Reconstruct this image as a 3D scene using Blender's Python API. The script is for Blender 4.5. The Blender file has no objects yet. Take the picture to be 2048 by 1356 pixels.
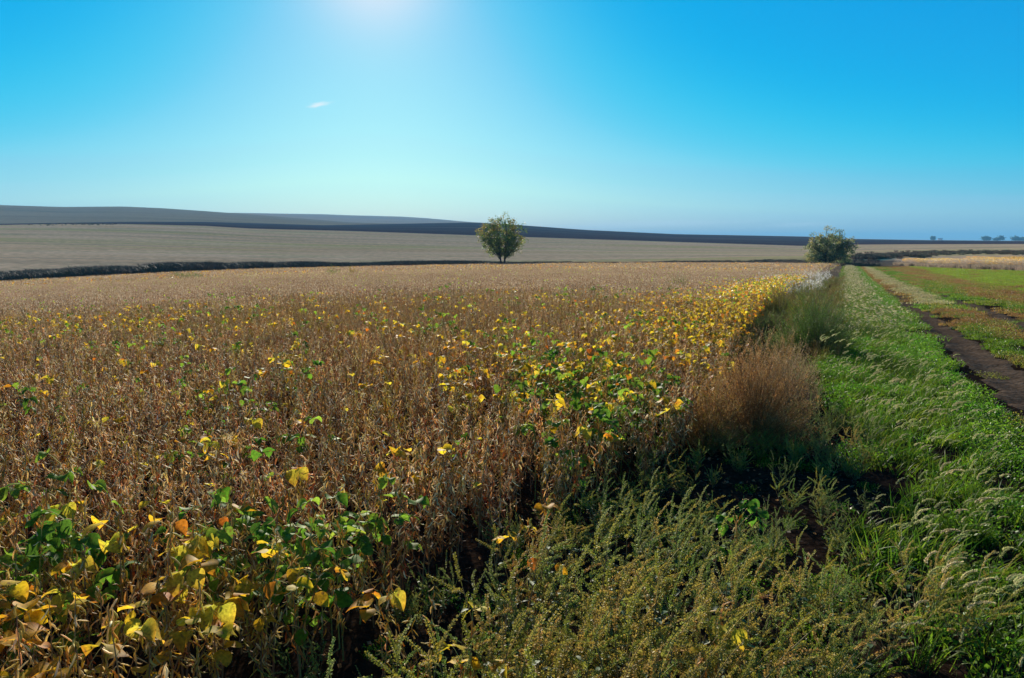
import bpy, math, random
import numpy as np
# ---------------------------------------------------------------- camera, sky, sun, exposure
random.seed(7); RNG = np.random.default_rng(11)
scene = bpy.context.scene
F = 1553.0; PITCH = math.atan(194/1553.0); EYE = 1.75
cam_d = bpy.data.cameras.new("camera"); cam = bpy.data.objects.new("camera", cam_d)
scene.collection.objects.link(cam); scene.camera = cam
cam.location = (0, 0, EYE); cam.rotation_euler = (math.pi/2 - PITCH, 0, 0)
cam_d.sensor_width = 36; cam_d.lens = F/2048*36; cam_d.clip_start = .05; cam_d.clip_end = 60000

def ray(px, py):
    a, b = px-1024, 678-py
    return np.array((a, b*math.sin(PITCH)+F*math.cos(PITCH), b*math.cos(PITCH)-F*math.sin(PITCH)))
SD = ray(750, -75); SD /= np.linalg.norm(SD)
SUN_EL = math.asin(SD[2]); SUN_AZ = math.atan2(SD[0], SD[1])
world = bpy.data.worlds.new("World"); scene.world = world; world.use_nodes = True
SKY_R = ((0, 0), (.12, 0), (.2, .005), (.3, .05), (.4, .13), (.5, .24), (.8, .48), (1, .62))
SKY_G = ((0, 0), (.44, .355), (.58, .44), (.77, .59), (.9, .67), (1, .74))
SKY_B = ((0, 0), (.69, .78), (.85, .85), (1, .9))
def build_world():
    nt = world.node_tree; N = nt.nodes; L = nt.links; N.clear()
    out = N.new('ShaderNodeOutputWorld'); bg = N.new('ShaderNodeBackground'); bg.inputs[1].default_value = 0.055
    sky = N.new('ShaderNodeTexSky'); sky.sky_type = 'NISHITA'; sky.sun_disc = False
    sky.sun_elevation = SUN_EL; sky.sun_rotation = SUN_AZ
    sky.altitude = 600; sky.air_density = 1.0; sky.dust_density = 0.35; sky.ozone_density = 2.2
    hs = N.new('ShaderNodeHueSaturation'); hs.inputs['Hue'].default_value = .47; hs.inputs['Saturation'].default_value = 1.35; hs.inputs['Value'].default_value = 1.0
    L.new(sky.outputs[0], hs.inputs['Color'])
    tint = N.new('ShaderNodeMix'); tint.data_type = 'RGBA'; tint.blend_type = 'MULTIPLY'; tint.inputs[0].default_value = 1
    tint.inputs[7].default_value = (.72, 1.02, 1.12, 1); L.new(hs.outputs[0], tint.inputs[6])
    # photographic response: the deep saturated blues of the photograph's sky
    s1 = N.new('ShaderNodeVectorMath'); s1.operation = 'SCALE'; s1.inputs['Scale'].default_value = .1; L.new(tint.outputs[2], s1.inputs[0])
    rgb = N.new('ShaderNodeRGBCurve'); L.new(s1.outputs[0], rgb.inputs['Color'])
    for k, pts in enumerate((SKY_R, SKY_G, SKY_B)):
        cv = rgb.mapping.curves[k]; cv.points[0].location = pts[0]; cv.points[1].location = pts[-1]
        for p in pts[1:-1]: cv.points.new(*p)
    rgb.mapping.update()
    s2 = N.new('ShaderNodeVectorMath'); s2.operation = 'SCALE'; s2.inputs['Scale'].default_value = 10; L.new(rgb.outputs[0], s2.inputs[0])
    # aureole round the sun just above the frame
    tc0 = N.new('ShaderNodeTexCoord'); dp = N.new('ShaderNodeVectorMath'); dp.operation = 'DOT_PRODUCT'; dp.inputs[1].default_value = tuple(SD); L.new(tc0.outputs['Generated'], dp.inputs[0])
    mxx = N.new('ShaderNodeMath'); mxx.operation = 'MAXIMUM'; mxx.inputs[1].default_value = 0; L.new(dp.outputs['Value'], mxx.inputs[0])
    pw_ = N.new('ShaderNodeMath'); pw_.operation = 'POWER'; pw_.inputs[1].default_value = 420; L.new(mxx.outputs[0], pw_.inputs[0])
    ml = N.new('ShaderNodeMath'); ml.operation = 'MULTIPLY'; ml.inputs[1].default_value = .75; L.new(pw_.outputs[0], ml.inputs[0])
    au = N.new('ShaderNodeMix'); au.data_type = 'RGBA'; L.new(ml.outputs[0], au.inputs[0]); L.new(s2.outputs[0], au.inputs[6]); au.inputs[7].default_value = (9.5, 9.3, 10, 1)
    # a small wisp of cirrus and a thin low streak of cloud over the far hills
    tc = N.new('ShaderNodeTexCoord'); prev = au.outputs[2]
    def wisp(prev, px, py, rx, ry, tilt, amt, nscale, lo):
        c = ray(px, py); az = math.atan2(c[0], c[1]); el = math.atan2(c[2], math.hypot(c[0], c[1]))
        vr = N.new('ShaderNodeVectorRotate'); vr.rotation_type = 'Z_AXIS'; vr.inputs['Angle'].default_value = az
        L.new(tc.outputs['Generated'], vr.inputs['Vector'])
        vr2 = N.new('ShaderNodeVectorRotate'); vr2.rotation_type = 'X_AXIS'; vr2.inputs['Angle'].default_value = -el
        L.new(vr.outputs[0], vr2.inputs['Vector'])
        vr3 = N.new('ShaderNodeVectorRotate'); vr3.rotation_type = 'Y_AXIS'; vr3.inputs['Angle'].default_value = tilt
        L.new(vr2.outputs[0], vr3.inputs['Vector'])
        mp = N.new('ShaderNodeMapping'); mp.inputs['Scale'].default_value = (1/rx, 0, 1/ry); L.new(vr3.outputs[0], mp.inputs['Vector'])
        no = N.new('ShaderNodeTexNoise'); no.inputs['Scale'].default_value = nscale; no.inputs['Detail'].default_value = 5
        L.new(mp.outputs[0], no.inputs['Vector'])
        ln = N.new('ShaderNodeVectorMath'); ln.operation = 'LENGTH'; L.new(mp.outputs[0], ln.inputs[0])
        ad = N.new('ShaderNodeMath'); ad.operation = 'SUBTRACT'; ad.inputs[0].default_value = 1; L.new(ln.outputs['Value'], ad.inputs[1])
        a2 = N.new('ShaderNodeMath'); a2.operation = 'ADD'; L.new(ad.outputs[0], a2.inputs[0]); L.new(no.outputs[0], a2.inputs[1])
        mr = N.new('ShaderNodeMapRange'); mr.interpolation_type = 'SMOOTHSTEP'; L.new(a2.outputs[0], mr.inputs[0]); mr.inputs[1].default_value = lo; mr.inputs[2].default_value = lo+.7
        mr.inputs[4].default_value = amt
        dt = N.new('ShaderNodeVectorMath'); dt.operation = 'DOT_PRODUCT'; dt.inputs[1].default_value = tuple(c/np.linalg.norm(c)); L.new(tc.outputs['Generated'], dt.inputs[0])
        gt = N.new('ShaderNodeMath'); gt.operation = 'GREATER_THAN'; gt.inputs[1].default_value = 0; L.new(dt.outputs['Value'], gt.inputs[0])
        mu = N.new('ShaderNodeMath'); mu.operation = 'MULTIPLY'; L.new(mr.outputs[0], mu.inputs[0]); L.new(gt.outputs[0], mu.inputs[1])
        mx = N.new('ShaderNodeMix'); mx.data_type = 'RGBA'; L.new(mu.outputs[0], mx.inputs[0]); L.new(prev, mx.inputs[6]); mx.inputs[7].default_value = (8, 9.6, 10.2, 1)
        return mx.outputs[2]
    prev = wisp(prev, 637, 209, .026, .0055, .2, .95, 2.2, .8)
    prev = wisp(prev, 1270, 449, .16, .006, .02, .35, 1.8, .55)
    prev = wisp(prev, 1600, 449, .06, .004, .02, .25, 1.8, .6)
    L.new(prev, bg.inputs[0]); L.new(bg.outputs[0], out.inputs[0])
build_world()
sun_d = bpy.data.lights.new("sun", 'SUN'); sun = bpy.data.objects.new("sun", sun_d); scene.collection.objects.link(sun)
sun_d.energy = 5.0; sun_d.angle = math.radians(.53); sun_d.color = (1, .9, .76)
sun.rotation_euler = (math.pi/2-SUN_EL, 0, math.pi-SUN_AZ); sun.location = (0, 0, 30)
scene.view_settings.view_transform = 'Standard'; scene.view_settings.look = 'None'
scene.view_settings.exposure = 0.86; scene.view_settings.gamma = 1
scene.cycles.max_bounces = 6; scene.cycles.diffuse_bounces = 2; scene.cycles.glossy_bounces = 2
scene.cycles.transmission_bounces = 3; scene.cycles.volume_bounces = 0; scene.cycles.transparent_max_bounces = 8
scene.cycles.use_denoising = True; scene.cycles.denoiser = 'OPENIMAGEDENOISE'; scene.cycles.denoising_input_passes = 'RGB_ALBEDO_NORMAL'

# ---------------------------------------------------------------- helpers
C = scene.collection
RA = math.radians(23.1); U = (math.sin(RA), math.cos(RA)); V = (math.cos(RA), -math.sin(RA))   # along the track / to its right
def st(x, y): return x*U[0]+y*U[1], x*V[0]+y*V[1]
def xy(s, t): return s*U[0]+t*V[0], s*U[1]+t*V[1]
def tag(o, label=None, cat=None, group=None, kind=None):
    if label: o['label'] = label
    if cat: o['category'] = cat
    if group: o['group'] = group
    if kind: o['kind'] = kind
    return o
def sstep(a, b, x): 
    k = np.clip((np.asarray(x, float)-a)/(b-a), 0, 1); return k*k*(3-2*k)
def vnoise(x, y, seed=0):
    """smooth value noise, 0..1"""
    x = np.asarray(x, float); y = np.asarray(y, float); xi = np.floor(x).astype(np.int64); yi = np.floor(y).astype(np.int64)
    fx = x-xi; fy = y-yi; fx = fx*fx*(3-2*fx); fy = fy*fy*(3-2*fy)
    def h(a, b):
        n = (a*374761393+b*668265263+seed*974711) & 0x7fffffff; n = (n ^ (n >> 13))*1274126177 & 0x7fffffff
        return ((n ^ (n >> 16)) & 0xffff)/65535.0
    return (h(xi, yi)*(1-fx)+h(xi+1, yi)*fx)*(1-fy)+(h(xi, yi+1)*(1-fx)+h(xi+1, yi+1)*fx)*fy
def fbm(x, y, seed=0): return vnoise(x, y, seed)*.55+vnoise(x*2.1+7, y*2.1, seed+1)*.28+vnoise(x*4.3, y*4.3+3, seed+2)*.17

class MB:
    def __init__(s): s.v = []; s.f = []; s.c = []; s.n = 0
    def add(s, verts, faces, col):
        verts = np.asarray(verts, float); k = len(verts); faces = np.asarray(faces, np.int64)
        s.v.append(verts); s.f.append(faces+s.n); s.n += k
        col = np.asarray(col, float)
        if col.ndim == 1: col = np.tile(col[:3], (k, 1))
        s.c.append(col[:, :3])
    def merge(s, o):
        for v, f, c in zip(o.v, o.f, o.c):
            s.v.append(v); s.c.append(c)
        for f in o.f: s.f.append(f+s.n)
        s.n += o.n
    def mesh(s, name, mat, smooth=True):
        me = bpy.data.meshes.new(name)
        if s.n:
            v = np.concatenate(s.v); c = np.concatenate(s.c)
            loops = []; starts = []; tot = 0; tots = []
            for f in s.f:
                k = f.shape[1]; loops.append(f.ravel()); starts.append(tot+np.arange(len(f))*k); tots.append(np.full(len(f), k)); tot += f.size
            loops = np.concatenate(loops); starts = np.concatenate(starts); tots = np.concatenate(tots)
            me.vertices.add(len(v)); me.vertices.foreach_set('co', v.ravel())
            me.loops.add(len(loops)); me.loops.foreach_set('vertex_index', loops.astype(np.int32))
            me.polygons.add(len(starts)); me.polygons.foreach_set('loop_start', starts.astype(np.int32)); me.polygons.foreach_set('loop_total', tots.astype(np.int32))
            me.polygons.foreach_set('use_smooth', np.full(len(starts), smooth))
            me.update(calc_edges=True)
            ca = me.color_attributes.new('Col', 'FLOAT_COLOR', 'POINT')
            ca.data.foreach_set('color', np.concatenate([np.clip(c, 0, 1), np.ones((len(c), 1))], 1).ravel())
        me.materials.append(mat); return me
def link(o, parent=None, coll=None):
    (coll or C).objects.link(o); o.parent = parent; return o
def obj(name, me, parent=None, coll=None): return link(bpy.data.objects.new(name, me), parent, coll)

def unit(v): v = np.asarray(v, float); return v/(np.linalg.norm(v)+1e-9)
def frame(d):
    d = unit(d); a = np.array((0, 0, 1.)) if abs(d[2]) < .9 else np.array((1., 0, 0))
    x = unit(np.cross(a, d)); return x, np.cross(d, x)
def tube(mb, P, R, k, col, flat=1.0, ax=None, cap=True):
    P = np.asarray(P, float); n = len(P); T = np.gradient(P, axis=0)
    x, y = frame(P[-1]-P[0]) if ax is None else (unit(ax), unit(np.cross(P[-1]-P[0], ax)))
    a = np.arange(k)*2*math.pi/k; R = np.broadcast_to(R, (n,))
    ring = np.cos(a)[None, :, None]*x+np.sin(a)[None, :, None]*y*flat
    vs = (P[:, None]+ring*R[:, None, None]).reshape(-1, 3)
    i = np.arange(n-1)[:, None]*k; j = np.arange(k)[None]; j2 = (j+1) % k
    fs = np.stack([i+j, i+j2, i+k+j2, i+k+j], -1).reshape(-1, 4)
    c = np.asarray(col, float)
    if c.ndim == 2: c = np.repeat(c, k, 0)
    mb.add(vs, fs, c)
def curve(p, d, L, bend, n):
    """points from p along d, bending towards vector bend"""
    out = [np.asarray(p, float)]; d = unit(d); b = np.asarray(bend, float)
    for i in range(n-1):
        out.append(out[-1]+d*L/(n-1)); d = unit(d+b/(n-1))
    return np.array(out)
def leaf(mb, p, d, up, L, W, col, tipcol=None, fold=.25, droop=.5, n=6, blade=False, wave=.0):
    d = unit(d); P = curve(p, d, L, np.array((0, 0, -droop)), n)
    side = unit(np.cross(d, up)); t = np.linspace(0, 1, n)
    w = (np.sin(np.pi*t**.72)**.8 if not blade else (1-t)**.6*np.minimum(1, .5+t*3))*W/2
    w[-1] = 0 if blade else .0
    nrm = np.cross(side, d); nrm = nrm if nrm[2] > 0 else -nrm
    wv = np.sin(t*7+random.random()*6)*wave*W
    l = P+side*w[:, None]+nrm*(w*fold+wv)[:, None]; r = P-side*w[:, None]+nrm*(w*fold-wv)[:, None]
    vs = np.stack([l, P, r], 1).reshape(-1, 3)
    i = np.arange(n-1)[:, None]*3; j = np.arange(2)[None]
    fs = np.stack([i+j, i+j+1, i+j+4, i+j+3], -1).reshape(-1, 4)
    c0 = np.asarray(col, float); c1 = c0 if tipcol is None else np.asarray(tipcol, float)
    m = t[:, None, None]*.7+np.array([.3, 0, .3])[None, :, None]*t[:, None, None]**.5
    c = c0*(1-m)+c1*m
    mb.add(vs, fs, c.reshape(-1, 3))
def rc(c, v=.25):
    k = 1+random.uniform(-v, v); return np.array(c)*k*np.array([1+random.uniform(-.08, .08), 1, 1+random.uniform(-.1, .1)])
def rdir(): 
    a = random.uniform(0, 2*math.pi); return np.array((math.cos(a), math.sin(a), 0))

# ---------------------------------------------------------------- materials
def plant_mat(name, trans=.4, rough=.6, spec=.3, var=.25, hue=.02, vein=0):
    m = bpy.data.materials.new(name); m.use_nodes = True; nt = m.node_tree; N = nt.nodes; L = nt.links; N.clear()
    out = N.new('ShaderNodeOutputMaterial'); at = N.new('ShaderNodeAttribute'); at.attribute_name = 'Col'
    oi = N.new('ShaderNodeObjectInfo'); hs = N.new('ShaderNodeHueSaturation'); L.new(at.outputs['Color'], hs.inputs['Color'])
    mr = N.new('ShaderNodeMapRange'); L.new(oi.outputs['Random'], mr.inputs[0]); mr.inputs[3].default_value = 1-var; mr.inputs[4].default_value = 1+var; 
    m2 = N.new('ShaderNodeMath'); m2.operation = 'MULTIPLY'; m2.inputs[1].default_value = 7.31; L.new(oi.outputs['Random'], m2.inputs[0])
    fr = N.new('ShaderNodeMath'); fr.operation = 'FRACT'; L.new(m2.outputs[0], fr.inputs[0])
    mh = N.new('ShaderNodeMapRange'); L.new(fr.outputs[0], mh.inputs[0]); mh.inputs[3].default_value = .5-hue; mh.inputs[4].default_value = .5+hue
    L.new(mr.outputs[0], hs.inputs['Value']); L.new(mh.outputs[0], hs.inputs['Hue'])
    col = hs.outputs[0]
    if vein:
        g = N.new('ShaderNodeNewGeometry'); no = N.new('ShaderNodeTexNoise'); no.inputs['Scale'].default_value = 90; no.inputs['Detail'].default_value = 3
        L.new(g.outputs['Position'], no.inputs['Vector'])
        r2 = N.new('ShaderNodeMapRange'); L.new(no.outputs[0], r2.inputs[0]); r2.inputs[1].default_value = .3; r2.inputs[2].default_value = .75; r2.inputs[3].default_value = 1.2; r2.inputs[4].default_value = 1-vein*1.4
        mx = N.new('ShaderNodeVectorMath'); mx.operation = 'SCALE'; L.new(col, mx.inputs[0]); L.new(r2.outputs[0], mx.inputs['Scale']); col = mx.outputs[0]
        n4 = N.new('ShaderNodeTexNoise'); n4.inputs['Scale'].default_value = 55; n4.inputs['Detail'].default_value = 4; L.new(g.outputs['Position'], n4.inputs['Vector'])
        r4 = N.new('ShaderNodeMapRange'); L.new(n4.outputs[0], r4.inputs[0]); r4.inputs[1].default_value = .58; r4.inputs[2].default_value = .66; r4.inputs[4].default_value = .75
        x4 = N.new('ShaderNodeMix'); x4.data_type = 'RGBA'; L.new(r4.outputs[0], x4.inputs[0]); L.new(col, x4.inputs[6]); x4.inputs[7].default_value = (.22, .11, .03, 1); col = x4.outputs[2]
    pb = N.new('ShaderNodeBsdfPrincipled'); pb.inputs['Roughness'].default_value = rough; pb.inputs['Specular IOR Level'].default_value = spec
    L.new(col, pb.inputs['Base Color'])
    if trans > 0:
        tr = N.new('ShaderNodeBsdfTranslucent'); L.new(col, tr.inputs['Color'])
        mi = N.new('ShaderNodeMixShader'); mi.inputs[0].default_value = trans
        L.new(pb.outputs[0], mi.inputs[1]); L.new(tr.outputs[0], mi.inputs[2]); L.new(mi.outputs[0], out.inputs[0])
    else: L.new(pb.outputs[0], out.inputs[0])
    return m
M_POD = plant_mat('dry_pod', .42, .5, .14, .28, .015)
M_STEM = plant_mat('stem', .0, .7, .3, .2)
M_LEAF = plant_mat('leaf', .58, .6, .12, .12, .012, vein=.35)
M_GRASS = plant_mat('grass', .52, .5, .18, .22, .02)
M_FUZZ = plant_mat('seed_fuzz', .45, .6, .2, .2)
M_WEED = plant_mat('weed', .35, .6, .3, .22, .02)
M_TREE = plant_mat('tree_leaf', .5, .5, .2, .1)
M_BARK = plant_mat('bark', 0, .9, .1, .1)

def field_mat(name, base, alt, streak=(.02, .02), nscale=1.0, spots=None, grain=.35, gscale=2.0, rough=.95, rowscale=None):
    m = bpy.data.materials.new(name); m.use_nodes = True; nt = m.node_tree; N = nt.nodes; L = nt.links
    N.remove(N['Principled BSDF']); pb = N.new('ShaderNodeBsdfDiffuse'); pb.inputs['Roughness'].default_value = .6; L.new(pb.outputs[0], N['Material Output'].inputs['Surface'])
    tc = N.new('ShaderNodeTexCoord'); mp = N.new('ShaderNodeMapping'); mp.inputs['Scale'].default_value = (streak[0], streak[1], 0); L.new(tc.outputs['Object'], mp.inputs[0])
    no = N.new('ShaderNodeTexNoise'); no.inputs['Scale'].default_value = nscale; no.inputs['Detail'].default_value = 6; no.inputs['Roughness'].default_value = .6; L.new(mp.outputs[0], no.inputs['Vector'])
    cr = N.new('ShaderNodeMapRange'); cr.inputs[1].default_value = .38; cr.inputs[2].default_value = .62; L.new(no.outputs[0], cr.inputs[0])
    mx = N.new('ShaderNodeMix'); mx.data_type = 'RGBA'; mx.inputs[6].default_value = (*base, 1); mx.inputs[7].default_value = (*alt, 1); L.new(cr.outputs[0], mx.inputs[0])
    col = mx.outputs[2]
    if spots:
        for (sc, lo, c, amt, off) in spots:
            m2 = N.new('ShaderNodeMapping'); m2.inputs['Scale'].default_value = (*sc, 0); m2.inputs['Location'].default_value = (off, off*.7, 0); L.new(tc.outputs['Object'], m2.inputs[0])
            n2 = N.new('ShaderNodeTexNoise'); n2.inputs['Detail'].default_value = 7; n2.inputs['Roughness'].default_value = .62; n2.inputs['Scale'].default_value = 1; L.new(m2.outputs[0], n2.inputs['Vector'])
            r2 = N.new('ShaderNodeMapRange'); r2.inputs[1].default_value = lo; r2.inputs[2].default_value = lo+.1; r2.inputs[4].default_value = amt; L.new(n2.outputs[0], r2.inputs[0])
            x2 = N.new('ShaderNodeMix'); x2.data_type = 'RGBA'; L.new(r2.outputs[0], x2.inputs[0]); L.new(col, x2.inputs[6]); x2.inputs[7].default_value = (*c, 1); col = x2.outputs[2]
    n3 = N.new('ShaderNodeTexNoise'); n3.inputs['Scale'].default_value = gscale; n3.inputs['Detail'].default_value = 3; L.new(tc.outputs['Object'], n3.inputs['Vector'])
    r3 = N.new('ShaderNodeMapRange'); r3.inputs[1].default_value = .3; r3.inputs[2].default_value = .7; r3.inputs[3].default_value = 1-grain; r3.inputs[4].default_value = 1+grain; L.new(n3.outputs[0], r3.inputs[0])
    sc = N.new('ShaderNodeVectorMath'); sc.operation = 'SCALE'; L.new(col, sc.inputs[0]); L.new(r3.outputs[0], sc.inputs['Scale'])
    L.new(sc.outputs[0], pb.inputs['Color'])
    bp = N.new('ShaderNodeBump'); bp.inputs['Strength'].default_value = .6; bp.inputs['Distance'].default_value = .15/gscale**.5; L.new(n3.outputs[0], bp.inputs['Height']); L.new(bp.outputs[0], pb.inputs['Normal'])
    return m

# ---------------------------------------------------------------- terrain
XC = np.array([0, 130, 250, 330, 410, 500, 650, 700, 800, 850, 944, 1000, 1170, 1350, 1620, 1700, 1850, 2048], float)
def col(d): k = sorted(d); return np.interp(XC, k, [d[i] for i in k])
def zpix(y, r, X=XC):
    d = np.array([(lambda q: q[2]/math.hypot(q[0], q[1]))(ray(a, b)) for a, b in zip(X, y)]); return EYE+d*r
NODES = []   # (r, z per column)
NODES.append((0., XC*0.))
NODES.append((40., col({0: -1.36, 500: -1.04, 1000: -.8, 1350: -.8, 1650: -.82, 2048: -.8})))
NODES.append((75., col({0: -2.55, 500: -1.95, 1000: -1.5, 1650: -1.54, 1850: -1.45, 2048: -1.2})))
z150 = col({0: -5.0, 500: -3.75, 1000: -3.0, 1350: -2.68, 1650: -2.6, 1750: -2.5, 2048: -2.2})
NODES.append((112., (NODES[-1][1]+z150)/2+.05))
NODES.append((150., z150))
dd = col({0: 1, 1000: .8, 1500: .5, 1650: .35, 1720: .25, 2048: .1})
NODES.append((158., z150-.25*dd)); NODES.append((176., z150-.35*dd))
NODES.append((190., zpix(col({0: 541, 250: 536, 500: 531, 1000: 527, 1350: 523, 1620: 516, 1700: 514, 2048: 511}), 190)))
NODES.append((330., zpix(col({0: 487, 250: 486, 500: 489, 1000: 496, 1350: 501, 1620: 505, 1700: 502, 2048: 499}), 330)))
NODES.append((520., zpix(col({0: 450, 180: 447, 400: 451, 500: 457, 700: 462, 1000: 472.5, 1350: 484, 1600: 493, 1720: 488.5, 2048: 488}), 520)))
y4 = col({0: 447.6, 250: 443.6, 410: 443.5, 500: 446, 650: 450.5, 800: 447.5, 944: 444.9, 1000: 447.5, 1170: 460, 1350: 468.5, 1620: 473.5, 1700: 478, 1850: 480.5, 2048: 482})
NODES.append((1150., zpix(y4, 1150)))
y5 = col({0: 410, 130: 414, 250: 413, 330: 416.5, 410: 422, 500: 428.5, 700: 444.5}); y5 = np.where(XC > 720, y4-.2, y5)
NODES.append((1900., zpix(y5, 1900)))
y6 = np.where(XC < 460, y5+3, np.where(XC < 950, np.interp(XC, [460, 500, 650, 700, 800, 850, 944], [426, 426, 428.5, 430.5, 433, 436, 444.3]), y5-.2))
NODES.append((3200., zpix(y6, 3200)))
NODES.append((5200., zpix(np.minimum(y6+8, 486), 5200)*.6+.4*zpix(np.full(len(XC), 484.5), 5200)))
NODES.append((14000., zpix(np.full(len(XC), 487.), 14000)))
NR = np.array([n[0] for n in NODES]); NZ = np.array([n[1] for n in NODES])
Xf = np.arange(-60, 2109, 4.); ker = np.hanning(13); ker /= ker.sum()
NZf = np.array([np.convolve(np.interp(np.arange(-84, 2133, 4.), XC, z), ker, 'same')[6:-6] for z in NZ]); Xf = np.arange(-84, 2133, 4.)[6:-6]
def zat(x, y, bumps=True):
    x = np.asarray(x, float); y = np.asarray(y, float); sh = np.broadcast(x, y).shape; x = np.broadcast_to(x, sh).ravel(); y = np.broadcast_to(y, sh).ravel()
    r = np.hypot(x, y); az = np.arctan2(x, y); X = 1024+1565*np.tan(np.clip(az, -.9, .9)); X = np.clip(X, Xf[0], Xf[-1]-1e-3)
    back = sstep(.9, 2.6, np.abs(az)); X = X*(1-back)+1024*back
    fi = (X-Xf[0])/4; i0 = fi.astype(int); f = fi-i0; i1 = np.minimum(i0+1, len(Xf)-1)
    k = np.clip(np.searchsorted(NR, r, 'right')-1, 0, len(NR)-2); q = np.clip((r-NR[k])/(NR[k+1]-NR[k]), 0, 1)
    a = NZf[k, i0]*(1-f)+NZf[k, i1]*f; b = NZf[k+1, i0]*(1-f)+NZf[k+1, i1]*f
    z = a*(1-q)+b*q
    if bumps:
        s, t = st(x, y)
        ease = sstep(150, 90, r)
        rut = -.07*np.exp(-((t-2.3)/.32)**2)-.07*np.exp(-((t-4.3)/.32)**2)+.05*np.exp(-((t-3.3)/.5)**2)
        rut = rut*sstep(1, 3, s)
        z = z+ease*(rut+(fbm(x*1.3, y*1.3, 5)-.5)*.07+(fbm(x*5, y*5, 8)-.5)*.03)
    return z.reshape(sh) if sh else float(z[0])
def gpix(px, py, h=0.):
    """where the ray through a pixel of the photograph meets the ground (+h)"""
    d = ray(px, py); d = d/math.hypot(d[0], d[1]); lo = 1.0; prev = lo
    for r in np.geomspace(1.2, 6000, 900):
        if EYE+d[2]*r < zat(d[0]*r, d[1]*r, False)+h: return d[0]*r, d[1]*r, r
    return d[0]*500, d[1]*500, 500.
def pix(x, y, z):
    dx, dy, dz = np.asarray(x), np.asarray(y), np.asarray(z)-EYE
    f = dy*math.cos(PITCH)-dz*math.sin(PITCH); u = dy*math.sin(PITCH)+dz*math.cos(PITCH)
    f = np.where(f > .01, f, .01); return 1024+F*dx/f, 678-F*u/f

az_in = np.radians(np.arange(-44, 44.01, .12)); az_l = np.radians(np.arange(-180, -44, 4.)); az_r = np.radians(np.arange(48, 180.1, 4.))
AZ = np.concatenate([az_l, az_in, az_r])
def band(name, r0, r1, n, mat, log=False):
    R = np.geomspace(r0, r1, n) if log else np.linspace(r0, r1, n)
    x = R[:, None]*np.sin(AZ); y = R[:, None]*np.cos(AZ); z = zat(x, y)
    k = len(AZ); vs = np.stack([x, y, z], -1).reshape(-1, 3)
    i = np.arange(n-1)[:, None]*k; j = np.arange(k-1)[None]
    fs = np.stack([i+j, i+j+1, i+k+j+1, i+k+j], -1).reshape(-1, 4)
    mb = MB(); mb.add(vs, fs, (1, 1, 1)); o = obj(name, mb.mesh(name, mat)); o['kind'] = 'structure'; return o
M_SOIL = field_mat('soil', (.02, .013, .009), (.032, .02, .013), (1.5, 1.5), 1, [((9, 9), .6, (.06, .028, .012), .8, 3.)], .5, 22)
M_NEAR = field_mat('field_soil', (.16, .115, .07), (.2, .15, .1), (.2, .2), 1, None, .3, 3)
M_FARF = field_mat('ripe_crop', (.72, .44, .22), (.8, .52, .29), (.006, .03), 1,
                   [((.004, .03), .5, (.5, .44, .12), .5, 11.), ((.012, .05), .56, (.24, .26, .09), .45, 31.), ((.003, .12), .52, (.36, .25, .16), .4, 51.)], .22, .5)
M_PLOW = field_mat('ploughed_soil', (.07, .045, .05), (.11, .07, .065), (.004, .02), 1, [((.0015, .012), .58, (.22, .17, .13), .6, 5.), ((.002, .04), .5, (.04, .026, .03), .6, 15.)], .2, .2)
M_GHIL = field_mat('green_hill', (.38, .23, .11), (.44, .28, .14), (.002, .008), 1, [((.0015, .008), .53, (.13, .13, .06), .5, 9.), ((.001, .03), .52, (.34, .26, .12), .35, 19.)], .15, .15)
M_PINK = field_mat('stubble_hill', (.62, .4, .25), (.52, .34, .22), (.001, .006), 1, None, .1, .1)
M_BASE = field_mat('plain', (.2, .2, .12), (.28, .24, .16), (.0005, .002), 1, None, .1, .05)
band('ground', .02, 60, 230, M_SOIL)
band('field_ground', 60, 150, 60, M_NEAR)
band('ditch_ground', 150, 182, 20, M_NEAR)
band('far_field', 182, 520, 60, M_FARF)
band('ploughed_field', 520, 1150, 30, M_PLOW)
band('green_hillside', 1150, 1900, 20, M_GHIL)
band('stubble_hillside', 1900, 3200, 20, M_PINK)
band('plain', 3200, 14000, 20, M_BASE, True)
# ---------------------------------------------------------------- plants
def specks(mb, P, D, L, W, cols):
    P = np.asarray(P, float); n = len(P); D = np.asarray(D, float); D = D/(np.linalg.norm(D, axis=1, keepdims=True)+1e-9)
    S = np.cross(D, RNG.normal(size=(n, 3))); S /= np.linalg.norm(S, axis=1, keepdims=True)+1e-9
    L = np.broadcast_to(L, (n,))[:, None]; W = np.broadcast_to(W, (n,))[:, None]
    vs = np.stack([P, P+D*L*.5+S*W*.5, P+D*L, P+D*L*.5-S*W*.5], 1).reshape(-1, 3)
    fs = np.arange(n*4).reshape(-1, 4); cols = np.broadcast_to(np.asarray(cols, float), (n, 3)); mb.add(vs, fs, np.repeat(cols, 4, 0))
def jit(c, n, v=.25): return np.asarray(c)*(1+RNG.uniform(-v, v, (n, 1)))*(1+RNG.uniform(-.08, .08, (n, 3)))
POD_COLS = [(.86, .67, .33), (.78, .56, .24), (.6, .34, .11), (.48, .18, .05), (.9, .78, .5), (.5, .29, .11), (.68, .5, .25)]
OLIVE_PODS = [(.58, .44, .08), (.66, .5, .12), (.5, .34, .06), (.6, .34, .06)]
YEL = [(.88, .64, .03), (.84, .7, .05), (.88, .56, .02), (.7, .64, .06)]; ORA = [(.7, .3, .02), (.6, .2, .02), (.75, .4, .03)]
GRN = [(.12, .28, .02), (.18, .36, .03), (.09, .2, .02), (.28, .44, .04)]; LIME = [(.4, .5, .05), (.32, .46, .05)]
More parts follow.
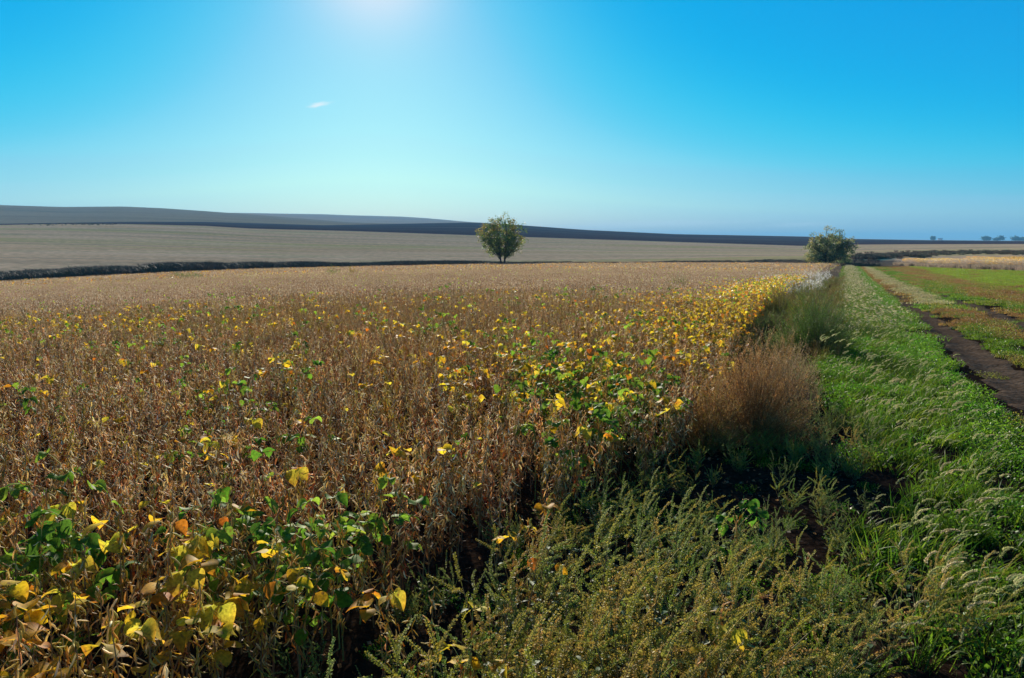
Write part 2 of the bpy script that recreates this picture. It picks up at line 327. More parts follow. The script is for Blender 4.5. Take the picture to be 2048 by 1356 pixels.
def pod(mb, p, d, L, W, cl):
    side = unit(np.cross(d, RNG.normal(size=3))); P = curve(p, d, L, side*random.choice((-1, 1))*random.uniform(.5, 1.5)+np.array((0, 0, random.uniform(-.5, .6))), 7)
    R = np.array([.18, .8, 1, .8, 1.02, .75, .05])*W/2
    c = rc(cl, .25); tube(mb, P, R*1.1, 5, c, .55)
def soy(kind, seed, H):
    random.seed(seed); st_, po, fo = MB(), MB(), MB()
    lean = rdir()*random.uniform(0, .12); P = curve((0, 0, -.03), (lean[0], lean[1], 1), H+.03, rdir()*random.uniform(.05, .25), 9)
    tube(st_, P, np.linspace(.0042, .0014, 9), 5, rc((.24, .15, .07) if kind != 'green' else (.2, .24, .06)))
    branches = [P]
    for i in range(random.choice((1, 2, 3))):
        k = random.randint(1, 3); d = rdir()*.55+np.array((0, 0, 1.)); B = curve(P[k], d, H*random.uniform(.5, .75), (0, 0, .35), 8); branches.append(B)
        tube(st_, B, np.linspace(.003, .001, 8), 4, rc((.26, .16, .07)))
    dens = {'dry': 1., 'olive': .95, 'yellow': .85, 'green': .5}[kind]; cols = OLIVE_PODS+POD_COLS[:2] if kind in ('olive', 'yellow', 'green') else POD_COLS
    for b, B in enumerate(branches):
        L = np.linalg.norm(np.diff(B, axis=0), axis=1).sum(); n = int(L/.028)
        for j in range(n):
            f = (j+.7)/n
            if B[min(len(B)-1, int(f*(len(B)-1)))][2] < .07: continue
            q = f*(len(B)-1); i = min(int(q), len(B)-2); p = B[i]*(1-(q-i))+B[i+1]*(q-i)
            for m in range(random.choice((2, 2, 3, 3, 4))):
                if random.random() > dens: continue
                d = rdir()*random.uniform(.2, .7); d[2] = random.uniform(-1.3, -.2) if random.random() < .65 else random.uniform(.3, 1.2)
                c = random.choice(cols); 
                if p[2] < .3 and random.random() < .5: c = random.choice(POD_COLS[2:4])
                pod(po, p+unit(d)*.006, d, random.uniform(.036, .056), random.uniform(.006, .0085), c)
    nl = {'dry': 0, 'olive': int(seed % 3 == 0), 'yellow': random.randint(2, 4), 'green': random.randint(6, 9)}[kind]
    for i in range(nl):
        f = random.uniform(.45, 1); B = random.choice(branches); q = f*(len(B)-1); k = min(int(q), len(B)-2); p = B[k]*(1-(q-k))+B[k+1]*(q-k)
        d = rdir()*random.uniform(.5, 1.1)+np.array((0, 0, random.uniform(.5, 1.2))); pl = random.uniform(.07, .17)
        Q = curve(p, d, pl, (0, 0, -.5), 5); tube(st_, Q, .0011, 3, rc((.4, .36, .08)))
        if kind == 'green': cs, ct = random.choice(GRN), random.choice(GRN) if random.random() < .8 else random.choice(LIME)
        elif kind == 'yellow': cs, ct = random.choice(YEL+YEL+LIME+ORA), random.choice(YEL+ORA+ORA)
        else: cs, ct = random.choice(YEL+ORA+GRN), random.choice(ORA+YEL+[(.3, .13, .04)])
        cs = rc(cs, .15); ct = rc(ct, .15); fwd = unit(Q[-1]-Q[-2]); fwd[2] *= .3; fwd = unit(fwd); sd = np.cross(fwd, (0, 0, 1)); s_ = random.uniform(.75, 1.15)
        tri = [(fwd, 1.)]+([(fwd*.25+sd, .85), (fwd*.25-sd, .85)] if random.random() < .75 else [])
        for dd_, k in tri:
            up = unit(np.array((random.uniform(-.5, .5), random.uniform(-.5, .5), 1)))
            leaf(fo, Q[-1]+dd_*.012, unit(dd_)+np.array((0, 0, random.uniform(-1.1, .25))), up, .09*s_*k, .076*s_*k, cs, ct, random.uniform(-.2, .75), random.uniform(-.2, 1.5), 8, wave=.07)
    return st_, po, fo
def pigweed(seed, H, spread, cols, nsp=42, leaf_c=(.06, .13, .03), curl=.8):
    random.seed(seed); stm, spk, fo = MB(), MB(), MB(); starts = []
    for i in range(random.randint(5, 8)):
        d = rdir()*random.uniform(.1, 1.0)*spread/H*1.3+np.array((0, 0, 1.)); B = curve((0, 0, -.02), d, H*random.uniform(.75, 1.05), rdir()*.3+np.array((0, 0, .2)), 9)
        tube(stm, B, np.linspace(.0045, .0015, 9), 4, rc((.22, .16, .06)))
        for k in range(nsp//6):
            q = random.uniform(2.2, 7.9); j = int(q); p = B[j]*(1-(q-j))+B[min(j+1, 8)]*(q-j)
            d2 = rdir()*random.uniform(.3, 1)+np.array((0, 0, random.uniform(.2, 1.1))); starts.append((p, d2, random.uniform(.07, .17)))
        starts.append((B[-1], B[-1]-B[-2], random.uniform(.12, .2)))
    wind = np.array((.7, -.3, 0))
    for p, d, L in starts:
        Q = curve(p, d, L, wind*curl+rdir()*.5+np.array((0, 0, -.2)), 7); c = np.array(random.choice(cols)); tube(stm, Q, .0013, 3, c*.8)
        n = int(L*800); f = RNG.uniform(.12, 1, n)*6; i = np.minimum(f.astype(int), 5); pp = Q[i]*(1-(f-i))[:, None]+Q[i+1]*(f-i)[:, None]
        T = unit(Q[-1]-Q[0]); D = RNG.normal(size=(n, 3)); D -= (D@T)[:, None]*T*1.0; D /= np.linalg.norm(D, axis=1, keepdims=True); D = D+T*.45
        specks(spk, pp+D*.0012, D, RNG.uniform(.007, .0115, n)*(1.1-.5*f/6), .0048, jit(c, n, .3))
    for i in range(34):
        p, d, L = random.choice(starts); q = p*random.uniform(.45, 1.0); d2 = rdir()+np.array((0, 0, random.uniform(-.3, .6)))
        leaf(fo, q, d2, (0, 0, 1), random.uniform(.025, .055), random.uniform(.012, .024), rc(leaf_c, .3), None, .2, .6, 5)
    return stm, spk, fo
def kochia(seed, H, W, cols, nb=90, nt=9, ns=12, ssz=.008, stem_c=(.25, .12, .05)):
    random.seed(seed); stm, fo = MB(), MB()
    for i in range(nb):
        el = math.asin(random.uniform(.02, 1)); az = random.uniform(0, 6.283); k = random.uniform(.75, 1.05)*(1+.12*math.sin(az*3+seed))
        tip = np.array((math.cos(az)*math.cos(el)*W/2*k, math.sin(az)*math.cos(el)*W/2*k, H*(.12+.88*math.sin(el))*k)); L = np.linalg.norm(tip)
        B = curve((0, 0, 0), tip*np.array((1, 1, .9)), L, (0, 0, .12), 7); B += (tip-B[-1])*np.linspace(0, 1, 7)[:, None]
        tube(stm, B, np.linspace(.003, .0008, 7)*max(1, W), 3, rc(stem_c))
        for j in range(nt):
            q = random.uniform(1.8, 6); a = min(int(q), 5); p = B[a]*(1-(q-a))+B[a+1]*(q-a); d = unit(tip)*.8+RNG.normal(size=3)*.45; d[2] += .25; tl = random.uniform(.08, .17)*W
            T = curve(p, d, tl, (0, 0, .2), 4); tube(stm, T, .0007*max(1, W), 3, rc(stem_c)); f = RNG.uniform(.1, 3, ns); b = np.minimum(f.astype(int), 2)
            pp = T[b]*(1-(f-b))[:, None]+T[b+1]*(f-b)[:, None]; D = RNG.normal(size=(ns, 3))+unit(d)*.9
            specks(fo, pp, D, RNG.uniform(.6, 1.3, ns)*ssz, ssz*.3, jit(random.choice(cols), ns, .3))
    return stm, fo
def fox_head(mb, p, d, L, col, n=150):
    Q = curve(p, d, L, np.array((.9, -.25, -1.25))*.8+rdir()*.3, 6); f = RNG.uniform(0, 1, n); g = f*5; i = np.minimum(g.astype(int), 4); pp = Q[i]*(1-(g-i))[:, None]+Q[i+1]*(g-i)[:, None]
    T = Q[np.minimum(i+1, 5)]-Q[i]; T /= np.linalg.norm(T, axis=1, keepdims=True); D = RNG.normal(size=(n, 3)); D -= (D*T).sum(1)[:, None]*T; D /= np.linalg.norm(D, axis=1, keepdims=True); D += T*.8
    tube(mb, Q, np.array([.001, .0024, .0026, .0024, .0018, .0004]), 4, np.array(col)*.7)
    specks(mb, pp, D, .0125*(1.05-.5*f), .0022, jit(col, n, .25)); return Q
def foxtail(seed, nh=9, nblade=34, Hs=(.2, .38), hc=((.74, .66, .34), (.6, .57, .26), (.46, .5, .18)), bc=((.06, .14, .01), (.1, .2, .012), (.15, .22, .015)), R=.14):
    random.seed(seed); bl, hd, stm = MB(), MB(), MB()
    for i in range(nblade):
        b = rdir()*random.uniform(0, R); d = rdir()*random.uniform(.1, .8)+np.array((.2, 0, 1))
        leaf(bl, b, d, RNG.normal(size=3), random.uniform(.12, .26), random.uniform(.006, .012), rc(random.choice(bc), .3), None, .25, random.uniform(.6, 1.9), 6, True)
    for i in range(nh):
        b = rdir()*random.uniform(0, R); H = random.uniform(*Hs); S = curve(b, rdir()*.25+np.array((.1, 0, 1)), H, (.4, -.1, -.15), 6)
        tube(stm, S, np.linspace(.0014, .0007, 6), 3, rc((.2, .25, .06))); fox_head(hd, S[-1], S[-1]-S[-2], random.uniform(.07, .125), random.choice(hc))
    return bl, stm, hd
def merge(*ms):
    m = MB()
    for a in ms: m.merge(a)
    return m
def patch_grass(seed, n, size, hmin, hmax, cols, width=.006, heads=0, headc=(.5, .45, .25), small=0, smallc=(.11, .24, .015)):
    random.seed(seed); m = MB(); P = RNG.uniform(-size/2, size/2, (n, 2)); H = RNG.uniform(hmin, hmax, n); a = RNG.uniform(0, 6.283, n)
    D = np.stack([np.cos(a)*.45+.15, np.sin(a)*.45, np.ones(n)], 1); C_ = np.array([random.choice(cols) for _ in range(n)])*(1+RNG.uniform(-.3, .3, (n, 1)))
    b = np.concatenate([P, np.zeros((n, 1))-.01], 1); D /= np.linalg.norm(D, axis=1, keepdims=True); S = np.cross(D, RNG.normal(size=(n, 3))); S /= np.linalg.norm(S, axis=1, keepdims=True)
    mid = b+D*(H*.55)[:, None]; tip = mid+(D*np.array((1.6, 1.6, .55)))*(H*.5)[:, None]; w = width*RNG.uniform(.6, 1.3, n)[:, None]*S
    vs = np.stack([b-w*.5, b+w*.5, mid-w*.5, mid+w*.5, tip], 1).reshape(-1, 3); k = np.arange(n)[:, None]*5
    m.add(vs, k+np.array([[0, 1, 3, 2]]), np.repeat(C_, 5, 0)); vs0 = m.n
    m.add(vs, k+np.array([[2, 3, 4]]), np.repeat(C_, 5, 0))
    if small:
        P = np.concatenate([RNG.uniform(-size/2, size/2, (small, 2)), RNG.uniform(.02, .11, (small, 1))], 1); a = RNG.uniform(0, 6.283, small)
        D = np.stack([np.cos(a), np.sin(a), RNG.uniform(-.2, .9, small)], 1); specks(m, P, D, RNG.uniform(.018, .035, small), RNG.uniform(.013, .022, small), jit(smallc, small, .35))
    if heads:
        P = np.concatenate([RNG.uniform(-size/2, size/2, (heads, 2)), RNG.uniform(hmax*.8, hmax*1.5, (heads, 1))], 1)
        for q in range(3): specks(m, P+RNG.normal(size=(heads, 3))*.003, np.tile((.8, -.2, -.15), (heads, 1))+RNG.normal(size=(heads, 3))*.45, RNG.uniform(.07, .11, heads), .014, jit(headc, heads, .25))
    return m
def patch_soy(seed, n, size, H, ycols, yprob, coarse=1.0):
    """a square of crop far enough away that a plant is a few pixels"""
    random.seed(seed); m = MB(); P = RNG.uniform(-size/2, size/2, (n, 2)); z = H*(1-RNG.uniform(0, 1, n)**1.6*.75)
    D = np.stack([RNG.normal(size=n)*.35, RNG.normal(size=n)*.35, RNG.choice([-1, 1], n)*RNG.uniform(.5, 1, n)], 1)
    C_ = np.array([random.choice([(.6, .45, .27), (.5, .34, .18), (.34, .19, .09), (.62, .52, .36), (.24, .13, .06), (.16, .09, .04)]) for _ in range(n)]); C_ = C_*(1+RNG.uniform(-.25, .25, (n, 1)))
    specks(m, np.concatenate([P, z[:, None]], 1), D, RNG.uniform(.04, .065, n)*coarse, .0105*coarse, C_)
    k = max(6, int(n*.06)); P = RNG.uniform(-size/2, size/2, (k, 2)); D = np.stack([RNG.normal(size=k)*.1, RNG.normal(size=k)*.1, np.ones(k)], 1)
    specks(m, np.concatenate([P, np.zeros((k, 1))], 1), D, H*RNG.uniform(.8, 1.1, k), .007*coarse, jit((.2, .12, .06), k))
    ny = int(n*yprob)
    if ny:
        P = np.concatenate([RNG.uniform(-size/2, size/2, (ny, 2)), RNG.uniform(H*.6, H*1.08, (ny, 1))], 1); C_ = np.array([random.choice(ycols) for _ in range(ny)])
        D = RNG.normal(size=(ny, 3))*np.array((1, 1, .5)); specks(m, P, D, .075*coarse, .055*coarse, C_)
    return m
def stuff(name, variants, pos, rotz, scale, idx, label, cat, tilt=None):
    """one uncountable mass: a cloud of points, each showing one of the small clump meshes"""
    pos = np.asarray(pos, float); n = len(pos); coll = bpy.data.collections.new(name+'_clumps')
    for i, me in enumerate(variants): coll.objects.link(bpy.data.objects.new('%s_clump_%02d' % (name, i), me))
    me = bpy.data.meshes.new(name); me.vertices.add(n); me.vertices.foreach_set('co', pos.ravel()); me.update()
    R = np.zeros((n, 3)); R[:, 2] = rotz
    if tilt is not None: R[:, :2] = tilt
    a = me.attributes.new('rot', 'FLOAT_VECTOR', 'POINT'); a.data.foreach_set('vector', R.ravel())
    a = me.attributes.new('scl', 'FLOAT', 'POINT'); a.data.foreach_set('value', np.broadcast_to(scale, (n,)).astype(float))
    a = me.attributes.new('idx', 'INT', 'POINT'); a.data.foreach_set('value', np.asarray(idx, np.int32))
    o = obj(name, me); tag(o, label, cat, None, 'stuff')
    ng = bpy.data.node_groups.new(name, 'GeometryNodeTree'); ng.interface.new_socket('Geometry', in_out='INPUT', socket_type='NodeSocketGeometry'); ng.interface.new_socket('Geometry', in_out='OUTPUT', socket_type='NodeSocketGeometry')
    N = ng.nodes; L = ng.links; gi = N.new('NodeGroupInput'); go = N.new('NodeGroupOutput'); ip = N.new('GeometryNodeInstanceOnPoints'); ci = N.new('GeometryNodeCollectionInfo')
    ci.inputs['Collection'].default_value = coll; ci.inputs['Separate Children'].default_value = True; ci.inputs['Reset Children'].default_value = True
    def na(nm, ty): q = N.new('GeometryNodeInputNamedAttribute'); q.data_type = ty; q.inputs['Name'].default_value = nm; return q.outputs['Attribute']
    L.new(gi.outputs[0], ip.inputs['Points']); L.new(ci.outputs[0], ip.inputs['Instance']); ip.inputs['Pick Instance'].default_value = True
    L.new(na('idx', 'INT'), ip.inputs['Instance Index']); L.new(na('rot', 'FLOAT_VECTOR'), ip.inputs['Rotation']); L.new(na('scl', 'FLOAT'), ip.inputs['Scale']); L.new(ip.outputs[0], go.inputs[0])
    md = o.modifiers.new('scatter', 'NODES'); md.node_group = ng; return o
def empty(name, loc, rz=0, sc=1): o = link(bpy.data.objects.new(name, None)); o.location = loc; o.rotation_euler = (0, 0, rz); o.scale = (sc,)*3; o.empty_display_size = .1; return o
def copy_thing(src, loc, rz, sc):
    r = src.copy(); C.objects.link(r); r.location = loc; r.rotation_euler = (0, 0, rz); r.scale = (sc,)*3
    for ch in src.children:
        c = ch.copy(); C.objects.link(c); c.parent = r
    return r
# ---------------------------------------------------------------- soybean field
SOY_EDGE_S = [0, 2.6, 4, 5.3, 6.1, 7.4, 15, 35, 140]; SOY_EDGE_T = [-1.9, -1.75, -1.65, -1.35, -1.05, -1.0, -1.7, -2.7, -2.3]
def edge_t(s): return np.interp(s, SOY_EDGE_S, SOY_EDGE_T)
def soy_scatter(r0, r1, row, step, jt=.05, js=.03):
    ts = np.arange(-110, -.9, row); ss = np.arange(-60, 175, step) if r1 > 60 else np.arange(-r1, r1, step)
    if r1 <= 60: ts = ts[ts > -r1-2]
    S, T = np.meshgrid(ss, ts); S = S+RNG.normal(size=S.shape)*js; T = T+RNG.normal(size=T.shape)*jt; x, y = xy(S.ravel(), T.ravel()); r = np.hypot(x, y)
    k = (r >= r0) & (r < r1) & (y > .3) & (T.ravel() < edge_t(S.ravel())-.05)
    x, y = x[k], y[k]; z = zat(x, y); px, py = pix(x, y, z+.6); mg = F*1.6/np.hypot(x, y); k = (px > -160-mg) & (px < 2300) & (py < 1750); return x[k], y[k], z[k]
def G(px, py, cx, cy, rx, ry): return np.exp(-((px-cx)/rx)**2-((py-cy)/ry)**2)
def leafiness(x, y, z):
    """(yellow, green) chance that a plant still carries leaves, from where it stands"""
    px, py = pix(x, y, z+.6); s, t = st(x, y); d = edge_t(s)-t
    ye = .035+.75*sstep(980, 1150, py)*sstep(900, 500, px)+.25*sstep(1050, 1150, py)+.5*np.exp(-(d/1.1)**2)*sstep(9, 13, s)*sstep(58, 50, s)+.25*G(px, py, 1420, 620, 150, 50)+.25*G(px, py, 1180, 730, 230, 60)+.14*G(px, py, 150, 645, 450, 12)
    gr = .018+.75*G(px, py, 640, 1060, 130, 70)+.5*G(px, py, 1170, 770, 120, 55)+.2*G(px, py, 60, 1030, 120, 60)+.06*G(px, py, 500, 960, 200, 60)+.3*G(px, py, 790, 1060, 140, 90)+.03*G(px, py, 900, 830, 300, 40)
    cl = .4+1.2*fbm(x*.9, y*.9, 31); return ye*cl, gr
def bare(x, y, z):
    px, py = pix(x, y, z+.3); return .4*G(px, py, 800, 1130, 150, 60)+.4*G(px, py, 560, 1120, 60, 50)+.9*G(px, py, 1420, 960, 90, 40)
SOYK = ['dry']*6+['olive']*3+['yellow']*5+['green']*5
soyp = [soy(k, 100+i, random.uniform(.58, .74)) for i, k in enumerate(SOYK)]
SM = [(p[0].mesh('soy_stem', M_STEM), p[1].mesh('soy_pods', M_POD), p[2].mesh('soy_leaves', M_LEAF)) for p in soyp]
def merged(i):
    me = merge(*soyp[i]).mesh('soybean', M_POD); me.materials.append(M_LEAF)
    nf = sum(len(f) for m in soyp[i][:2] for f in m.f); tot = len(me.polygons); mi = np.zeros(tot, np.int32); mi[nf:] = 1; me.polygons.foreach_set('material_index', mi); return me
SMM = [merged(i) for i in range(len(SOYK))]
def choose(x, y, z):
    ye, gr = leafiness(x, y, z); u = RNG.uniform(size=len(x)); n = len(x); kind = np.where(u < gr, 3, np.where(u < gr+ye, 2, np.where(u < gr+ye+.22, 1, 0)))
    px, py = pix(x, y, z+.5); kind = np.where((kind == 0) & (py > 1050) & (RNG.uniform(size=n) < .5), 1, kind)
    lo = np.array([0, 6, 9, 14])[kind]; m = np.array([6, 3, 5, 5])[kind]; return kind, lo+(RNG.uniform(size=n)*m).astype(int)
x, y, z = soy_scatter(1.25, 31, .36, .085); k = (RNG.uniform(size=len(x)) > bare(x, y, z)) & (RNG.uniform(size=len(x)) < np.interp(np.hypot(x, y), [20, 31], [1, .15])); x, y, z = x[k], y[k], z[k]
o_ = np.argsort(np.hypot(x, y)); x, y, z = x[o_], y[o_], z[o_]; kind, idx = choose(x, y, z); px, py = pix(x, y, z+.55)
vis = (px > -90) & (px < 2048) & (py < 1500); near = np.where(vis)[0][:285]; rest = np.ones(len(x), bool); rest[near] = False
LBL = {'dry': ('bare brown soybean plant', 'dry soybean plants'),
       'olive': ('soybean plant with olive tan pods', 'ripening soybean plants'),
       'yellow': ('yellow leaved soybean plant', 'yellow leaved soybean plants'),
       'green': ('green leaved soybean plant', 'green leaved soybean plants')}
proto = {}
def name_soy(e, i):
    nm, gp = LBL[SOYK[int(idx[i])]]; X = float(px[i]); Y = float(py[i])
    a = 'at the left edge' if X < 150 else 'left of the leafy green patch' if X < 480 else 'around the leafy green patch' if X < 800 else 'right of the leafy green patch' if X < 1150 else 'by the pigweed mass' if X < 1400 else 'beside the big tumbleweed'
    b = 'at the very bottom' if Y > 1300 else 'in the first rows' if Y > 1120 else 'a few rows back' if Y > 1010 else 'in farther rows'
    tag(e, '%s %s %s' % (nm, a, b), 'crop plant', '%s, %s, %s' % (gp, a, b))
for i in near:
    v = int(idx[i]); loc = (x[i], y[i], z[i]); rz = random.uniform(0, 6.28); sc = random.uniform(.88, 1.12)
    if v in proto: name_soy(copy_thing(proto[v], loc, rz, sc), i); continue
    e = empty('soybean_plant', loc, rz, sc); proto[v] = e; name_soy(e, i)
    obj('stem', SM[v][0], e); obj('pods', SM[v][1], e)['kind'] = 'stuff'
    if soyp[v][2].n: obj('leaves', SM[v][2], e)['kind'] = 'stuff'
for qx, qy, v, lb in ((850, 1240, 9, 'yellow leaved soybean plant standing among the first pigweeds'), (935, 1290, 10, 'golden leaved soybean plant inside the pigweed mass near the bottom'), (1430, 1290, 11, 'soybean plant with a few yellow leaves inside the right side of the pigweed mass'), (1000, 1130, 12, 'yellow green soybean plant at the head of the pigweed mass'), (1090, 1010, 9, 'soybean plant with orange yellow leaves at the back of the pigweed mass'), (1480, 1020, 14, 'green leaved soybean plant alone on the litter beside the black shade'), (760, 1240, 13, 'yellow leaved soybean plant at the left rim of the pigweed mass')):
    gx, gy, _ = gpix(qx, qy, .45); loc = (gx, gy, zat(gx, gy))
    if v in proto: e = copy_thing(proto[v], loc, random.uniform(0, 6), .85)
    else:
        e = empty('soybean_plant', loc, random.uniform(0, 6), .85); proto[v] = e; obj('stem', SM[v][0], e); obj('pods', SM[v][1], e)['kind'] = 'stuff'; obj('leaves', SM[v][2], e)['kind'] = 'stuff'
    if 'group' in e: del e['group']
    tag(e, lb, 'crop plant')
r_ = rest; n = int(r_.sum())
stuff('soybean_crop', SMM, np.stack([x[r_], y[r_], z[r_]], 1), RNG.uniform(0, 6.28, n), RNG.uniform(.85, 1.12, n), idx[r_], 'wide field of ripe brown soybean plants flecked with yellow leaves', 'crop', RNG.normal(size=(n, 2))*.07)
print('soy near', len(near), 'mid', n)
YC = YEL+ORA+LIME[:1]
mid = [patch_soy(300+i, 420, 1.5, .68, YC+GRN[:1], p).mesh('soy_patch', M_POD) for i, p in enumerate((.0, .003, .005, .07, .2, .5))]
x, y, z = soy_scatter(19, 78, 1.05, 1.05, .25, .25); k = RNG.uniform(size=len(x)) < np.interp(np.hypot(x, y), [19, 31], [.05, 1]); x, y, z = x[k], y[k], z[k]; ye, gr = leafiness(x, y, z); u = ye+RNG.normal(size=len(x))*.05
idx = np.where(u > .4, 5, np.where(u > .28, 4, np.where(u > .19, 3, RNG.integers(0, 3, len(x))))); n = len(x)
stuff('soybean_crop', mid, np.stack([x, y, z], 1), RNG.integers(0, 4, n)*math.pi/2, RNG.uniform(.95, 1.08, n), idx, 'middle distance of the brown soybean field', 'crop')
far = [patch_soy(320+i, 520, 4, .62, YC, p, 2.2).mesh('soy_patch', M_POD) for i, p in enumerate((.0, .0, .01, .05))]
x, y, z = soy_scatter(76, 150, 2.7, 2.7, .5, .5); n = len(x)
stuff('soybean_crop', far, np.stack([x, y, z], 1), RNG.integers(0, 4, n)*math.pi/2, RNG.uniform(.95, 1.08, n), RNG.integers(0, 4, n), 'far edge of the brown soybean field before the ditch', 'crop')

# ---------------------------------------------------------------- track, verge and grass
def strip(name, tl, tr, s0, s1, mat, seed):
    S = np.concatenate([np.arange(s0, 30, .12), np.arange(30, s1, .6)]); k = 9; mb = MB()
    L_ = tl(S)+(fbm(S*1.7, S*0+seed, seed)-.5)*.45; R_ = tr(S)+(fbm(S*1.9, S*0+seed+5, seed+3)-.5)*.45
    T = L_[:, None]+(R_-L_)[:, None]*np.linspace(0, 1, k); SS = np.repeat(S[:, None], k, 1); X, Y = xy(SS, T); Z = zat(X, Y)+.018
    Z[:, 0] -= .05; Z[:, -1] -= .05
    i = np.arange(len(S)-1)[:, None]*k; j = np.arange(k-1)[None]; mb.add(np.stack([X, Y, Z], -1).reshape(-1, 3), np.stack([i+j, i+k+j, i+k+j+1, i+j+1], -1).reshape(-1, 4), (1, 1, 1))
    o = obj(name, mb.mesh(name, mat)); o['kind'] = 'structure'; return o
M_TRACK = field_mat('track_soil', (.1, .065, .04), (.15, .1, .062), (1.2, 1.2), 1, [((6, 6), .66, (.14, .1, .05), .8, 3.)], .45, 14, .9)
strip('dirt_track', lambda s: 1.82+.004*s, lambda s: np.interp(s, [0, 14, 25, 70], [2.85, 2.78, 2.75, 2.95]), 2, 72, M_TRACK, 3)
strip('dirt_track', lambda s: 3.8+.012*s, lambda s: np.interp(s, [0, 25, 32, 45], [4.85, 4.95, 4.95, 4.75]), 12, 48, M_TRACK, 8)
def area(s0, s1, t0, t1, dens, rmax=1e9):
    n = int((s1-s0)*(t1-t0)*dens); S = RNG.uniform(s0, s1, n); T = RNG.uniform(t0, t1, n); X, Y = xy(S, T); Z = zat(X, Y); px, py = pix(X, Y, Z+.2)
    mg = F*1.6/np.hypot(X, Y); k = (px > -100) & (px < 2200+mg) & (py < 1900) & (Y > .6); return S[k], T[k], X[k], Y[k], Z[k]
hole = lambda s, t: np.exp(-((s-5.7)/1.1)**2-((t+.12)/.42)**2)
fx = [foxtail(400+i, nh=(0, 1, 2, 3, 4)[i]) for i in range(5)]
fxm = [merge(*f).mesh('foxtail', M_GRASS) for f in fx]
gc = [patch_grass(420+i, 60, .4, .06, .16, [(.08, .17, .01), (.13, .24, .015)], .007, 0, small=150).mesh('ground_cover', M_GRASS) for i in range(3)]
S, T, X, Y, Z = area(1.5, 20, -.3, 2.1, 25); k = (RNG.uniform(size=len(S)) > hole(S, T)*1.3) & (T > .05-.35*sstep(9, 13, S)) & (T < 1.62+RNG.normal(size=len(S))*.09)
S, T, X, Y, Z = S[k], T[k], X[k], Y[k], Z[k]; px_, py_ = pix(X, Y, Z+.15); k = ~((py_ > 1170) & (px_ > 1620) & (RNG.uniform(size=len(X)) < .3+.5*sstep(1170, 1260, py_))); S, T, X, Y, Z = S[k], T[k], X[k], Y[k], Z[k]; hd = fbm(S*.8, T*1.6, 77)+.22*np.exp(-((T-.7)/.5)**2)-.9*sstep(1.15, 1.45, T); idx = np.where(hd+RNG.normal(size=len(S))*.14 > .52, RNG.integers(0, 5, len(S)), 5+RNG.integers(0, 3, len(S))); n = len(S)
stuff('foxtail_grass', fxm+gc, np.stack([X, Y, Z], 1), RNG.uniform(-.9, .9, n), RNG.uniform(.75, 1.15, n), idx, 'green verge of foxtail grass with pale nodding seed heads', 'grass')
S, T, X, Y, Z = area(19, 150, -.2, 2.4, 9); k = (T > .05+.1*np.sin(S)) & (T < 1.66+.004*S); S, T, X, Y, Z = S[k], T[k], X[k], Y[k], Z[k]; n = len(S)
fgm = [patch_grass(440+i, 170, .7, .1, .26, [(.07, .14, .01), (.11, .18, .015), (.18, .19, .04)], .011, hcount, headc=(.38, .34, .18), small=sm, smallc=(.07, .22, .03)).mesh('verge_grass', M_GRASS) for i, (hcount, sm) in enumerate(((3, 90), (2, 140), (1, 260), (6, 60)))]+[patch_grass(449, 120, .7, .04, .12, [(.11, .2, .015), (.17, .26, .02), (.26, .26, .05)], .01, 0, small=220, smallc=(.1, .22, .015)).mesh('verge_grass', M_GRASS)]
T_ = T+RNG.normal(size=n)*.12; idx = np.where(T_ > 1.2+.15*np.sin(S*.3), 4, np.where((T < .45+.2*np.sin(S*.17)) & (fbm(S*.3, T*2, 12) > .52), 3, RNG.integers(0, 2, n)))
stuff('foxtail_grass', fgm, np.stack([X, Y, Z], 1), RNG.uniform(-.6, .6, n), RNG.uniform(.8, 1.2, n), idx, 'verge grass running away beside the track', 'grass')
# short growth between and beyond the ruts
gcol = {'green': [(.08, .17, .01), (.12, .23, .012), (.17, .25, .02)], 'olive': [(.2, .2, .03), (.28, .24, .05), (.13, .17, .02)], 'rust': [(.24, .13, .04), (.3, .19, .05), (.15, .14, .03)], 'lime': [(.2, .29, .02), (.26, .33, .025), (.17, .24, .02)], 'tan': [(.38, .33, .16), (.3, .28, .1), (.2, .22, .06)]}
def shortset(sz, n, w, hs, names, k=2): return [patch_grass(460+i, n, sz, hs[0], hs[1], gcol[c], w, hh, headc=(.45, .4, .2), small=sm, smallc=gcol[c][0]).mesh('short_grass', M_GRASS) for i, c in enumerate(names) for hh, sm in (((0, n//2)),)]
SN = ['green', 'olive', 'rust', 'lime', 'tan']
sg = shortset(.5, 260, .006, (.03, .1), SN); sgf = shortset(.8, 150, .02, (.04, .12), SN)
def grasstype(S, T):
    w = fbm(S*.25, T*1.3, 91)-.5+RNG.normal(size=len(S))*.06; n = len(S); out = np.full(n, 1)
    mid_ = (T > 2.3) & (T < 4.2); out = np.where(mid_, np.where(w > .07, 0, np.where(w < 0, 2, 1)), out)
    far_s = S > 34; out = np.where((T > 1.6) & (T < 2.9) & far_s, 2, out); out = np.where((T >= 2.9) & (T < 3.8) & far_s, 4, out); out = np.where((T >= 3.8) & (T < 4.8) & far_s, 0, out)
    r1 = (T >= 4.4) & (T < 6.2); out = np.where(r1, np.where(w > .02, 0, np.where(w < -.1, 2, 1)), out)
    r2 = (T >= 6.2) & (T < 8.2+.012*S); out = np.where(r2, np.where(w > .04, 1, 2), out); out = np.where(T >= 8.2+.012*S, np.where(w < -.2, 2, 3), out); return out
def inrut(S, T): return ((T > 1.85) & (T < np.interp(S, [0, 14, 25, 45, 62, 70], [2.7, 2.66, 2.7, 2.75, 2.8, 1.5]))) | ((T > 3.75+.012*S) & (T < 5.0) & (S < 44))
